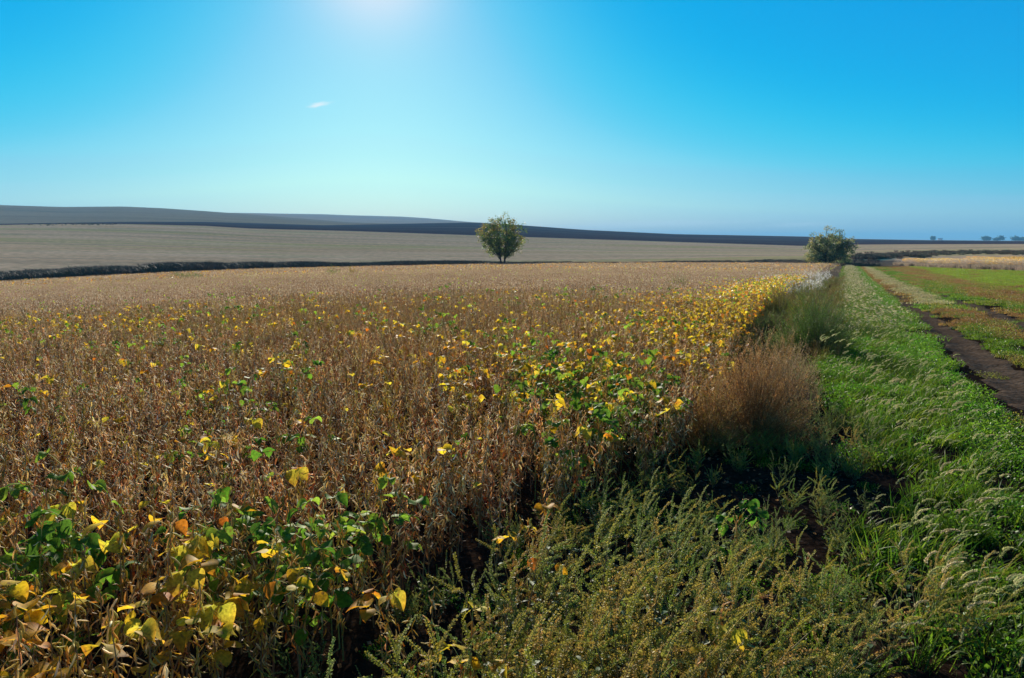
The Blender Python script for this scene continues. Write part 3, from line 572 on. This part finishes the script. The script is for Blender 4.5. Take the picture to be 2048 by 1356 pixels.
S, T, X, Y, Z = area(6, 30, 1.8, 12, 9); w = RNG.uniform(size=len(S)); k = ~(inrut(S, T) & (w > .03)) & ((T > 2.8) | (T < 1.75) | (S > 38) | (w < .22)) & ~((fbm(S*1.1, T*2.2, 55) < .36) & (T < 4.2) & (w > .25)); S, T, X, Y, Z = S[k], T[k], X[k], Y[k], Z[k]; n = len(S)
stuff('short_grass', sg, np.stack([X, Y, Z], 1), RNG.uniform(0, 6.28, n), RNG.uniform(.7, 1.2, n), grasstype(S, T), 'short green and rusty grass between the wheel ruts', 'grass')
S, T, X, Y, Z = area(29, 150, 1.9, 34, 3.6); k = (~inrut(S, T) | (RNG.uniform(size=len(S)) < .1+.5*sstep(45, 70, S))) & (np.hypot(X, Y) < 152); S, T, X, Y, Z = S[k], T[k], X[k], Y[k], Z[k]
wall_x0, wall_y0, _ = gpix(1785, 530); wall_x1, wall_y1, _ = gpix(2100, 546); dvec = np.array((wall_x1-wall_x0, wall_y1-wall_y0)); wl = np.hypot(*dvec); dvec /= wl; nvec = np.array((-dvec[1], dvec[0]))
if nvec[0] < 0: nvec = -nvec
behind = ((X-wall_x0)*nvec[0]+(Y-wall_y0)*nvec[1]) > 1.0; along = (X-wall_x0)*dvec[0]+(Y-wall_y0)*dvec[1]; k = ~(behind & (along > -1)); S, T, X, Y, Z = S[k], T[k], X[k], Y[k], Z[k]; n = len(S)
stuff('short_grass', sgf, np.stack([X, Y, Z], 1), RNG.uniform(0, 6.28, n), RNG.uniform(.7, 1.2, n), grasstype(S, T), 'bright lime and rusty grass far along the track', 'grass')
# tall dry grass fringe and the golden crop behind it
tg = [patch_grass(480+i, 150, 1.1, .6, .95, [(.34, .27, .18), (.4, .32, .22), (.2, .15, .1)], .02, 30, headc=(.4, .34, .28)).mesh('tall_grass', M_GRASS) for i in range(3)]
a = RNG.uniform(-2, wl+12, 520); b = RNG.uniform(0, 2.6, 520); P = np.array((wall_x0, wall_y0))+a[:, None]*dvec+b[:, None]*nvec
stuff('tall_dry_grass', tg, np.column_stack([P, zat(P[:, 0], P[:, 1])]), RNG.uniform(-.5, .5, 520), RNG.uniform(.75, 1.1, 520)*np.interp(a, [0, wl*.3, wl*.6], [.8, .95, 1.1]), RNG.integers(0, 3, 520), 'fringe of tall grey dry grass beside the lime green grass', 'grass')
gcp = [patch_soy(490+i, 320, 2.2, 1.0, [(.85, .5, .03), (.75, .4, .03), (.85, .7, .35)], 1.0, 1.9).mesh('golden_crop', M_POD) for i in range(3)]
a = RNG.uniform(-30, 90, 6500); b = RNG.uniform(2.6, 110, 6500); P = np.array((wall_x0, wall_y0))+a[:, None]*dvec+b[:, None]*nvec; rr = np.hypot(P[:, 0], P[:, 1]); k = (rr < 178) & (P[:, 1] > 0) & ((a > -4+b*.1) | (b > 12-a*.5)); P = P[k]; n = len(P)
stuff('golden_crop', gcp, np.column_stack([P, zat(P[:, 0], P[:, 1])]), RNG.uniform(0, 6, n), RNG.uniform(.9, 1.1, n), np.where(b[k] < 16, 0, RNG.integers(0, 3, n)), 'golden yellow standing crop at the right behind the dry grass', 'crop')
# ---------------------------------------------------------------- weeds
PC = [(.34, .31, .04), (.42, .34, .05), (.26, .28, .04), (.48, .33, .07)]; PCG = [(.24, .32, .07), (.19, .28, .05), (.3, .33, .09)]; PCT = [(.46, .33, .07), (.4, .29, .06), (.36, .32, .06)]
pw = [pigweed(500, .5, .34, PC), pigweed(501, .55, .36, PC+PCT), pigweed(502, .48, .32, PCG), pigweed(503, .5, .38, PCT), pigweed(504, .42, .3, PCG+PC[:1], leaf_c=(.05, .14, .03))]
PWM = [(a.mesh('weed_stem', M_STEM), b.mesh('seed_spikes', M_WEED), c.mesh('weed_leaves', M_WEED)) for a, b, c in pw]
protow = {}
def place_pig(px, py, v, sc, label, group=None, h=.45):
    x, y, r = gpix(px, py, h*sc); loc = (x, y, zat(x, y)); rz = random.uniform(-.5, .5)
    if v in protow: o = copy_thing(protow[v], loc, rz, sc)
    else:
        o = empty('pigweed', loc, rz, sc); protow[v] = o
        for nm, me in zip(('stem', 'seed_spikes', 'leaves'), PWM[v]): obj(nm, me, o)
    o['label'] = label; o['category'] = 'weed'
    if group: o['group'] = group
    elif 'group' in o: del o['group']
    return o
GL, GG = 'olive pigweed with crowded arching seed spikes in the mass at bottom centre', 'pigweeds massed at the bottom centre'
for i, (px, py, v, sc) in enumerate([(a_, b_, c_, 1.22*d_) for a_, b_, c_, d_ in [(1000, 1200, 1, .9), (1100, 1180, 0, .9), (1210, 1160, 3, .95), (1310, 1170, 0, 1), (1400, 1200, 1, .95), (1160, 1090, 2, .85), (1260, 1080, 0, .9), (1350, 1070, 2, .9), (1430, 1130, 3, .9),
        (760, 1350, 2, .8), (870, 1310, 0, .85), (970, 1350, 1, .9), (1080, 1300, 3, .95), (1170, 1350, 0, 1), (1270, 1290, 1, 1), (1370, 1350, 3, 1), (930, 1260, 4, .8), (1480, 1290, 1, .9), (1000, 1440, 3, 1), (1200, 1450, 1, 1), (1340, 1250, 0, .9), (1130, 1240, 3, .9), (840, 1420, 3, .9), (1440, 1420, 4, 1), (1050, 1130, 2, .8), (1480, 1210, 0, .8), (1230, 1330, 0, 1), (900, 1370, 1, .9), (1110, 1400, 0, 1), (1200, 955, 2, .62), (1310, 925, 0, .6), (1140, 1010, 0, .7), (1090, 1060, 3, .75), (1050, 1110, 1, .75), (1330, 1010, 0, .7), (1270, 1040, 2, .8)]]):
    w_ = 'nearest the soybean leaves' if px < 900 else 'between its middle and the soybeans' if px < 1080 else 'in its middle' if px < 1250 else 'on the side of the black shade'
    w_ += ', front' if py > 1290 else ', halfway back' if py > 1130 else ', at the back'
    place_pig(px, py, v, sc, 'olive pigweed of the bottom mass '+w_, 'pigweeds of the bottom mass '+w_)
for px, py, v, sc, lb in [(1290, 985, 2, .8, 'feathery yellow green pigweed just below the bare litter gap'), (1215, 1010, 0, .7, 'small olive pigweed standing against the last brown soybean stems'), (1390, 1030, 2, .8, 'grey green pigweed at the left rim of the black shade'),
        (1590, 1130, 1, .72, 'reddish pigweed leaning into the black shade'), (1650, 1110, 4, .85, 'grey green bushy pigweed right below the black shade'), (1600, 1230, 1, .9, 'dark pigweed in the gap between the olive mass and the bushy pigweeds'), (1700, 1210, 4, 1, 'low green pigweed in front of the bushy grey one'),
        (1850, 1110, 3, .85, 'rounded golden olive pigweed at the edge of the foxtail grass'), (1930, 1150, 0, .8, 'olive pigweed spilling to the right of the rounded golden one'), (1790, 1170, 0, .75, 'olive pigweed to the left of the rounded golden one'), (1680, 1310, 1, .9, 'rusty brown pigweed at the bottom beside the lone foxtail clump'),
        (1570, 1350, 4, .9, 'shaded pigweed at the bottom edge below the reddish leaning one'), (1650, 960, 4, .62, 'dark low pigweed inside the black shade'), (1730, 830, 2, .7, 'grey green pigweed in front of the pink brown bush'), (1640, 800, 2, .75, 'pale grey pigweed beside the big brown tumbleweed'), (1700, 860, 3, .55, 'small tan pigweed where the foxtail verge begins')]:
    place_pig(px, py, v, sc, lb)
def bush(name, parts_, loc, label, cat, sc=1, mats=(M_STEM, M_WEED)):
    o = empty(name, loc, 0, sc); tag(o, label, cat); obj('stem', parts_[0].mesh('bush_stem', mats[0]), o); obj('foliage', parts_[1].mesh('bush_foliage', mats[1]), o); return o
def atst(s, t): x, y = xy(s, t); return (x, y, zat(x, y))
def atpx(px, py, h=0.): x, y, r = gpix(px, py, h); return (x, y, zat(x, y))
BR = [(.62, .38, .09), (.54, .3, .06), (.68, .48, .15)]; PK = [(.6, .37, .2), (.52, .28, .13), (.5, .36, .14)]; OL = [(.4, .31, .03), (.46, .33, .05), (.3, .27, .03)]; KG = [(.13, .22, .02), (.18, .26, .03), (.22, .26, .04)]; GY = [(.32, .32, .1), (.38, .32, .11)]
bush('tumbleweed', kochia(601, .98, 1.1, BR, 290, 16, 18, .0125), atst(7.5, -.72), 'big round rust brown tumbleweed at the edge of the field', 'weed')
bush('tumbleweed', kochia(602, .95, .75, BR+OL, 160, 13, 16, .012), atst(6.95, -1.05), 'golden brown tumbleweed against the front of the big rust brown one', 'weed', .85)
bush('tumbleweed', kochia(603, .9, 1.0, PK, 190, 13, 15, .012), atst(9.6, -.62), 'pink brown bush rising behind the big rust brown tumbleweed', 'weed')
bush('kochia_bush', kochia(604, 1.05, 1.6, [(.12, .25, .02), (.16, .3, .03)], 190, 12, 16, .02, (.1, .12, .04)), atst(15.6, -.42), 'dark green rounded bush at the edge of the verge', 'bush')
bush('kochia_bush', kochia(605, 1.0, 1.6, OL, 170, 12, 16, .02, (.16, .12, .05)), atst(24.5, -1.75), 'olive brown rounded bush beyond the dark green one', 'bush')
bush('kochia_bush', kochia(606, 1.2, 1.6, KG+OL, 160, 12, 14, .02, (.12, .12, .05)), atst(21.5, -.7), 'tall grey green bush directly behind the dark green one', 'bush')
bush('tumbleweed', kochia(607, .95, 1.1, OL+BR[:1], 80, 8, 10, .014), atpx(440, 705, 0), 'dry olive brush standing alone in the brown field', 'weed')
bush('kochia_bush', kochia(608, 1.1, 1.5, KG, 70, 7, 8, .03, (.1, .1, .05)), atpx(1356, 566, .6), 'small dark green bush out in the field below the far ditch', 'bush')
bush('kochia_bush', kochia(609, 1.3, 1.7, KG, 60, 6, 8, .06, (.1, .1, .05)), atpx(667, 540, .9), 'left of two small bushes near the far edge of the field', 'bush')
bush('kochia_bush', kochia(610, 1.2, 1.7, OL, 60, 6, 8, .06, (.1, .1, .05)), atpx(705, 539, .9), 'right of two small bushes near the far edge of the field', 'bush')
for px in (352, 372, 392): bush('kochia_bush', kochia(611+px, 1.0, 2.2, [(.12, .2, .05)]+KG, 60, 6, 8, .07, (.1, .12, .05)), atpx(px, 551, .7), {352: 'left of three low green bushes at the far left edge of the field', 372: 'middle of three low green bushes at the far left edge of the field', 392: 'right of three low green bushes at the far left edge of the field'}[px], 'bush')
# weedy strip between the crop and the verge
vw = [merge(*kochia(620+i, .6, .6, c, 40, 7, 9, .012)).mesh('verge_weed', M_WEED) for i, c in enumerate((GY, KG, OL, PK))]+[merge(*pw[i]).mesh('verge_weed', M_WEED) for i in (2, 0, 3)]
S, T, X, Y, Z = area(8.2, 75, -3.2, .15, 7); e = edge_t(S); k = (T > e-.15) & (T < .1-.35*(S < 13)) & (RNG.uniform(size=len(S)) < np.interp(S, [8, 20, 75], [1, .8, .5])); S, T, X, Y, Z = S[k], T[k], X[k], Y[k], Z[k]; n = len(S)
px, py = pix(X, Y, Z+.3); q = fbm(S*.35, T*.9, 61); idx = np.where(q < .4, 0, np.where(q < .5, 4, np.where(q < .6, 2, 1))); idx = np.where(RNG.uniform(size=n) < .3, RNG.integers(0, 7, n), idx); idx = np.where((T > -.9) & (S < 12), np.where(RNG.uniform(size=n) < .5, 3, 4), idx)
stuff('verge_weeds', vw, np.stack([X, Y, Z], 1), RNG.uniform(0, 6, n), RNG.uniform(.4, .85, n), idx, 'tangled grey green weeds between the brown crop and the grass verge', 'weeds')
# low shaded weeds around the hole and the foreground gaps
S, T, X, Y, Z = area(1.2, 8.5, -2.1, .25, 16); k = (T > edge_t(S)-.2) & (RNG.uniform(size=len(S)) < .95-hole(S, T)*.35); S, T, X, Y, Z = S[k], T[k], X[k], Y[k], Z[k]; n = len(S)
stuff('low_weeds', [merge(*pw[i]).mesh('low_weed', M_WEED) for i in (2, 4)]+gc[:2], np.stack([X, Y, Z], 1), RNG.uniform(0, 6, n), RNG.uniform(.35, .62, n), RNG.integers(0, 4, n), 'low dark weeds filling the ground under the taller pigweeds', 'weeds')
# white feathery weeds
wf = [merge(*kochia(640+i, .8, .8, [(.92, .88, .8), (.9, .85, .75), (.25, .27, .12)], 24, 5, 5, .05)).mesh('feathery_weed', M_FUZZ) for i in range(3)]
S, T, X, Y, Z = area(36, 82, -4.4, -1.2, 1.1); px, py = pix(X, Y, Z+.7); k = (px > 1515) & (px < 1668) & (py > 540) & (py < 600) & (T > -4.2+.01*(S-40)) & (RNG.uniform(size=len(S)) < .5); n = int(k.sum()); print('feathery', n)
stuff('feathery_weeds', wf, np.stack([X[k], Y[k], Z[k]], 1), RNG.uniform(0, 6, n), RNG.uniform(.8, 1.2, n), RNG.integers(0, 3, n), 'white feathery seed heads along the far edge of the crop', 'weeds')
# the lone foxtail clump
def fox_thing(loc, label, seed, nh, nb, sc, **kw):
    bl, stm, hd = foxtail(seed, nh, nb, **kw); o = empty('foxtail_grass', loc, 0, sc); tag(o, label, 'grass'); obj('blades', bl.mesh('fox_blades', M_GRASS), o); obj('stem', stm.mesh('fox_stem', M_GRASS), o); obj('seed_heads', hd.mesh('fox_heads', M_FUZZ), o); return o
fox_thing(atpx(1840, 1330, .0), 'lone foxtail clump with long pale stems at the bottom right', 711, 12, 30, 1.0, Hs=(.34, .5), R=.08)
fox_thing(atpx(1740, 1345, .0), 'sparse foxtail tuft left of the lone clump at the bottom', 712, 6, 22, .8, Hs=(.3, .42), R=.1)
fox_thing(atpx(1990, 1300, .0), 'foxtail tuft at the bottom right corner', 713, 9, 36, .9, R=.14)
fox_thing(atst(13.2, -.25), 'foxtail tuft with thick nodding heads before the dark green bush', 714, 14, 24, 1.1, Hs=(.4, .6), R=.3)
# leaf litter
lit = MB(); n = 3200; S = RNG.uniform(1, 9, n); T = RNG.uniform(-4.5, .3, n); X, Y = xy(S, T); Z = zat(X, Y)+.012
specks(lit, np.stack([X, Y, Z], 1), RNG.normal(size=(n, 3))*np.array((1, 1, .25)), RNG.uniform(.015, .05, n), RNG.uniform(.01, .03, n), np.array([random.choice([(.2, .09, .035), (.28, .15, .07), (.14, .06, .03), (.35, .24, .14)]) for _ in range(n)]))
o = obj('leaf_litter', lit.mesh('leaf_litter', M_POD)); tag(o, 'fallen brown leaves and husks on the dark soil', 'leaf litter', None, 'stuff')

# ---------------------------------------------------------------- the ditch and the far ground
dk = [patch_grass(800+i, 90, 1.6, .7, 1.3, c, .04, 0).mesh('ditch_weed', M_STEM) for i, c in enumerate(([(.12, .075, .04), (.17, .11, .06)], [(.08, .075, .035), (.07, .09, .035)], [(.16, .12, .06), (.09, .07, .04)]))]
P = []; SC = []; ID = []
for i in range(8000):
    Xp = random.uniform(-150, 1760); r = random.uniform(153, 182); a = math.atan((Xp-1024)/1565); x, y = r*math.sin(a), r*math.cos(a)
    hmax = np.interp(Xp, [-100, 0, 150, 350, 500, 700, 900, 980, 1100, 1300, 1450, 1550, 1640, 1760], [1.3, 1.4, 2.2, 2.1, 1.9, 1.5, 1.2, 1.0, .7, .55, .6, .9, .8, .6])
    if r > 176: hmax *= .8
    P.append((x, y, zat(x, y))); SC.append(hmax/1.3*1.2*random.uniform(.6, 1.15)*(.7+.6*float(vnoise(Xp/45., 3.3, 2)))); ID.append(2 if (Xp > 1030 and Xp < 1480 and random.random() < .7) else (1 if random.random() < .25 else 0))
stuff('ditch_weeds', dk, P, RNG.uniform(0, 6, len(P)), SC, ID, 'dark line of tall weeds along the ditch across the fields', 'weeds')
P = []; SC = []
for cx, cy, w, k, h in ((1790, 512, 70, 160, .9), (1900, 506, 90, 160, .8), (2010, 506, 80, 140, .9), (1740, 517, 40, 120, 1.0), (1830, 509, 60, 120, .8), (100, 448.5, 120, 70, 1.5), (190, 448, 60, 60, 1.5)):
    for i in range(k):
        x, y, r = gpix(cx+random.gauss(0, w*.5), cy+random.gauss(0, 1.6), 0)
        if 150 < r < 700: P.append((x, y, zat(x, y))); SC.append(h*random.uniform(.5, 1.)*(.5 if cx < 300 else 1))
n = len(P); stuff('field_weeds', dk[:2], P, RNG.uniform(0, 6, n), SC, RNG.integers(0, 2, n), 'dark weedy patches in the far fields', 'weeds')

# ---------------------------------------------------------------- trees
def tree(name, base, H, W, seed, label, trunks, crown_lo, nleaf, lsz, cols, trunk_r=.22, sky=.0):
    random.seed(seed); wood, lf = MB(), MB(); cz = H*(1+crown_lo)/2; rz_ = H*(1-crown_lo)/2; rx = W/2; WC = (.07, .055, .045)
    def tip(f):
        v = unit(RNG.normal(size=3))*f; lump = 1+.16*math.sin(v[0]*7+seed)*math.cos(v[2]*6+seed*2); k = rx*(1+.36*max(0, -v[2]))
        return np.array((v[0]*k*lump, v[1]*rx*lump, cz+v[2]*rz_*lump))
    mains = []
    for dx, tilt, k in trunks:
        top = np.array((dx+tilt*H*.9, random.uniform(-.4, .4), H*.72*k)); B = curve((dx, 0, -.2), (tilt, 0, 1), H*.7*k, (tilt, random.uniform(-.2, .2), .1), 10); B += (top-B[-1])*np.linspace(0, 1, 10)[:, None]**1.5
        tube(wood, B, np.linspace(trunk_r*k, trunk_r*.25, 10), 7, rc(WC, .15)); mains.append(B)
    nc = 64
    for i in range(nc):
        e = tip(random.uniform(.3, 1)**.5); e[2] = min(e[2], H*.97); B0 = mains[int(e[0] > (mains[0][-1][0]+mains[-1][-1][0])/2)*(len(mains)-1)] if len(mains) > 1 else mains[0]; q = min(9, max(2, int(9*(e[2]-.3*H*random.random()-.12*H)/(H*.75)))); p = B0[q]; L = np.linalg.norm(e-p)
        B = curve(p, (e-p)/L+np.array((0, 0, .35)), L, (0, 0, -.5), 7); B += (e-B[-1])*np.linspace(0, 1, 7)[:, None]; tube(wood, B, np.linspace(trunk_r*.32*(1-q/14), .015, 7), 5, rc(WC, .15))
        c = random.choice(cols)
        for j in range(7):
            m = random.randint(3, 6); t = B[m]+np.clip(RNG.normal(size=3), -1.3, 1.3)*np.array((1, 1, .7))*W*.075; T = np.array([B[m-1], (B[m-1]+t)/2+np.array((0, 0, .05*W)), t]); tube(wood, T, [.02, .014, .006], 3, WC)
            n = int(nleaf/nc/7*random.choice((.2, .7, 1, 1.3, 1.8))); pp = t+np.clip(RNG.normal(size=(n, 3)), -1.7, 1.7)*np.array((1, 1, .8))*W*.032; specks(lf, pp, RNG.normal(size=(n, 3)), lsz*RNG.uniform(.7, 1.3, n), lsz*.8, jit(c if random.random() < .7 else random.choice(cols), n, .3))
    o = empty(name, base); tag(o, label, 'tree'); obj('trunk', wood.mesh('tree_wood', M_BARK), o); obj('crown', lf.mesh('tree_crown', M_TREE, False), o); return o
def at_r(px, r): a = math.atan((px-1024)/1565); x, y = r*math.sin(a), r*math.cos(a); return (x, y, zat(x, y))
TC = [(.1, .16, .03), (.14, .2, .03), (.2, .22, .04), (.28, .22, .04), (.09, .15, .04)]
tree('cottonwood_tree', at_r(1006, 153), 10.2, 9.6, 25, 'lone round tree with a forked trunk in the middle of the fields', ((-.3, -.1, .85), (.25, .05, 1.)), .24, 12000, .23, TC)
tree('broad_tree', at_r(1657, 156), 6.7, 9.0, 24, 'broad round tree at the left of the track end', ((-.2, -.1, .9), (.2, .12, .9)), .1, 13000, .22, [(.16, .22, .08), (.2, .27, .1), (.34, .33, .1), (.26, .32, .12)])
bush('leafy_shrub', kochia(901, 2.6, 2.6, [(.16, .22, .06), (.12, .19, .06)], 80, 7, 8, .11, (.12, .1, .06)), at_r(1691, 158), 'pale green shrub at the right foot of the broad round tree', 'shrub', mats=(M_BARK, M_TREE))
FT = [(.04, .06, .03), (.05, .075, .03)]
for i, (px, h, w, lb) in enumerate(((1866, 12, 15, 'tiny solitary tree on the skyline left of the white farm building'), (1970, 12, 26, 'leftmost of the tiny trees along the right skyline'), (1977, 10, 14, 'second of the tiny skyline trees from the left'), (2001, 15, 22, 'tallest of the tiny trees along the right skyline'), (1993, 8, 20, 'low tiny tree touching the tallest skyline tree on its left'), (2030, 12, 26, 'tiny skyline tree at the start of the right hand tree row'), (2040, 9, 20, 'tiny skyline tree nearest to the right edge but one'), (2048, 10, 22, 'tiny skyline tree cut by the right edge of the view'))):
    tree('distant_tree', at_r(px, 2700), h, w, 40+i, lb, ((0, 0, 1.),), .15, 900, 2.6, FT, .6)
hx, hy, hz = at_r(1880, 2650); o = empty('farm_building', (hx, hy, hz), -.4); tag(o, 'tiny white farm building on the skyline beside a solitary tree', 'building')
M_WH = field_mat('white_boards', (.8, .8, .78), (.75, .75, .73), (.5, .5), 1, None, .05, 2); M_RF = field_mat('metal_roof', (.4, .42, .45), (.35, .37, .4), (.5, .5), 1, None, .1, 2)
mb = MB(); mb.add([(-6, -4, 0), (6, -4, 0), (6, 4, 0), (-6, 4, 0), (-6, -4, 4), (6, -4, 4), (6, 4, 4), (-6, 4, 4), (-6, 0, 6), (6, 0, 6)], [(0, 1, 5, 4), (1, 2, 6, 5), (2, 3, 7, 6), (3, 0, 4, 7)], (1, 1, 1)); mb.add([(-6, -4, 4), (-6, 4, 4), (-6, 0, 6), (6, -4, 4), (6, 4, 4), (6, 0, 6)], [(0, 2, 1), (3, 4, 5)], (1, 1, 1)); obj('wall', mb.mesh('farm_wall', M_WH, False), o)
mb = MB(); mb.add([(-6.4, -4.6, 3.75), (6.4, -4.6, 3.75), (6.4, 0, 6.1), (-6.4, 0, 6.1), (-6.4, 4.6, 3.75), (6.4, 4.6, 3.75)], [(0, 1, 2, 3), (3, 2, 5, 4)], (1, 1, 1)); rf = obj('roof', mb.mesh('farm_roof', M_RF, False), o)
ZTOP = max(float(NZf.max()), EYE, 12)+6; print('ZTOP', ZTOP)
def haze(density, colr, aniso):
    me = bpy.data.meshes.new('haze'); s = 13000; b, t = -60., ZTOP
    v = [(x, y, z) for z in (b, t) for x, y in ((-s, -s), (s, -s), (s, s), (-s, s))]
    me.from_pydata(v, [], [(3, 2, 1, 0), (4, 5, 6, 7), (0, 1, 5, 4), (1, 2, 6, 5), (2, 3, 7, 6), (3, 0, 4, 7)]); o = obj('haze', me)
    m = bpy.data.materials.new('haze'); m.use_nodes = True; nt = m.node_tree; nt.nodes.clear()
    out = nt.nodes.new('ShaderNodeOutputMaterial'); pv = nt.nodes.new('ShaderNodeVolumePrincipled')
    pv.inputs['Color'].default_value = (*colr, 1); pv.inputs['Density'].default_value = density; pv.inputs['Anisotropy'].default_value = aniso
    nt.links.new(pv.outputs[0], out.inputs['Volume']); me.materials.append(m); o['kind'] = 'stuff'; return o
haze(1.7e-4, (.2, .58, .92), 0.)
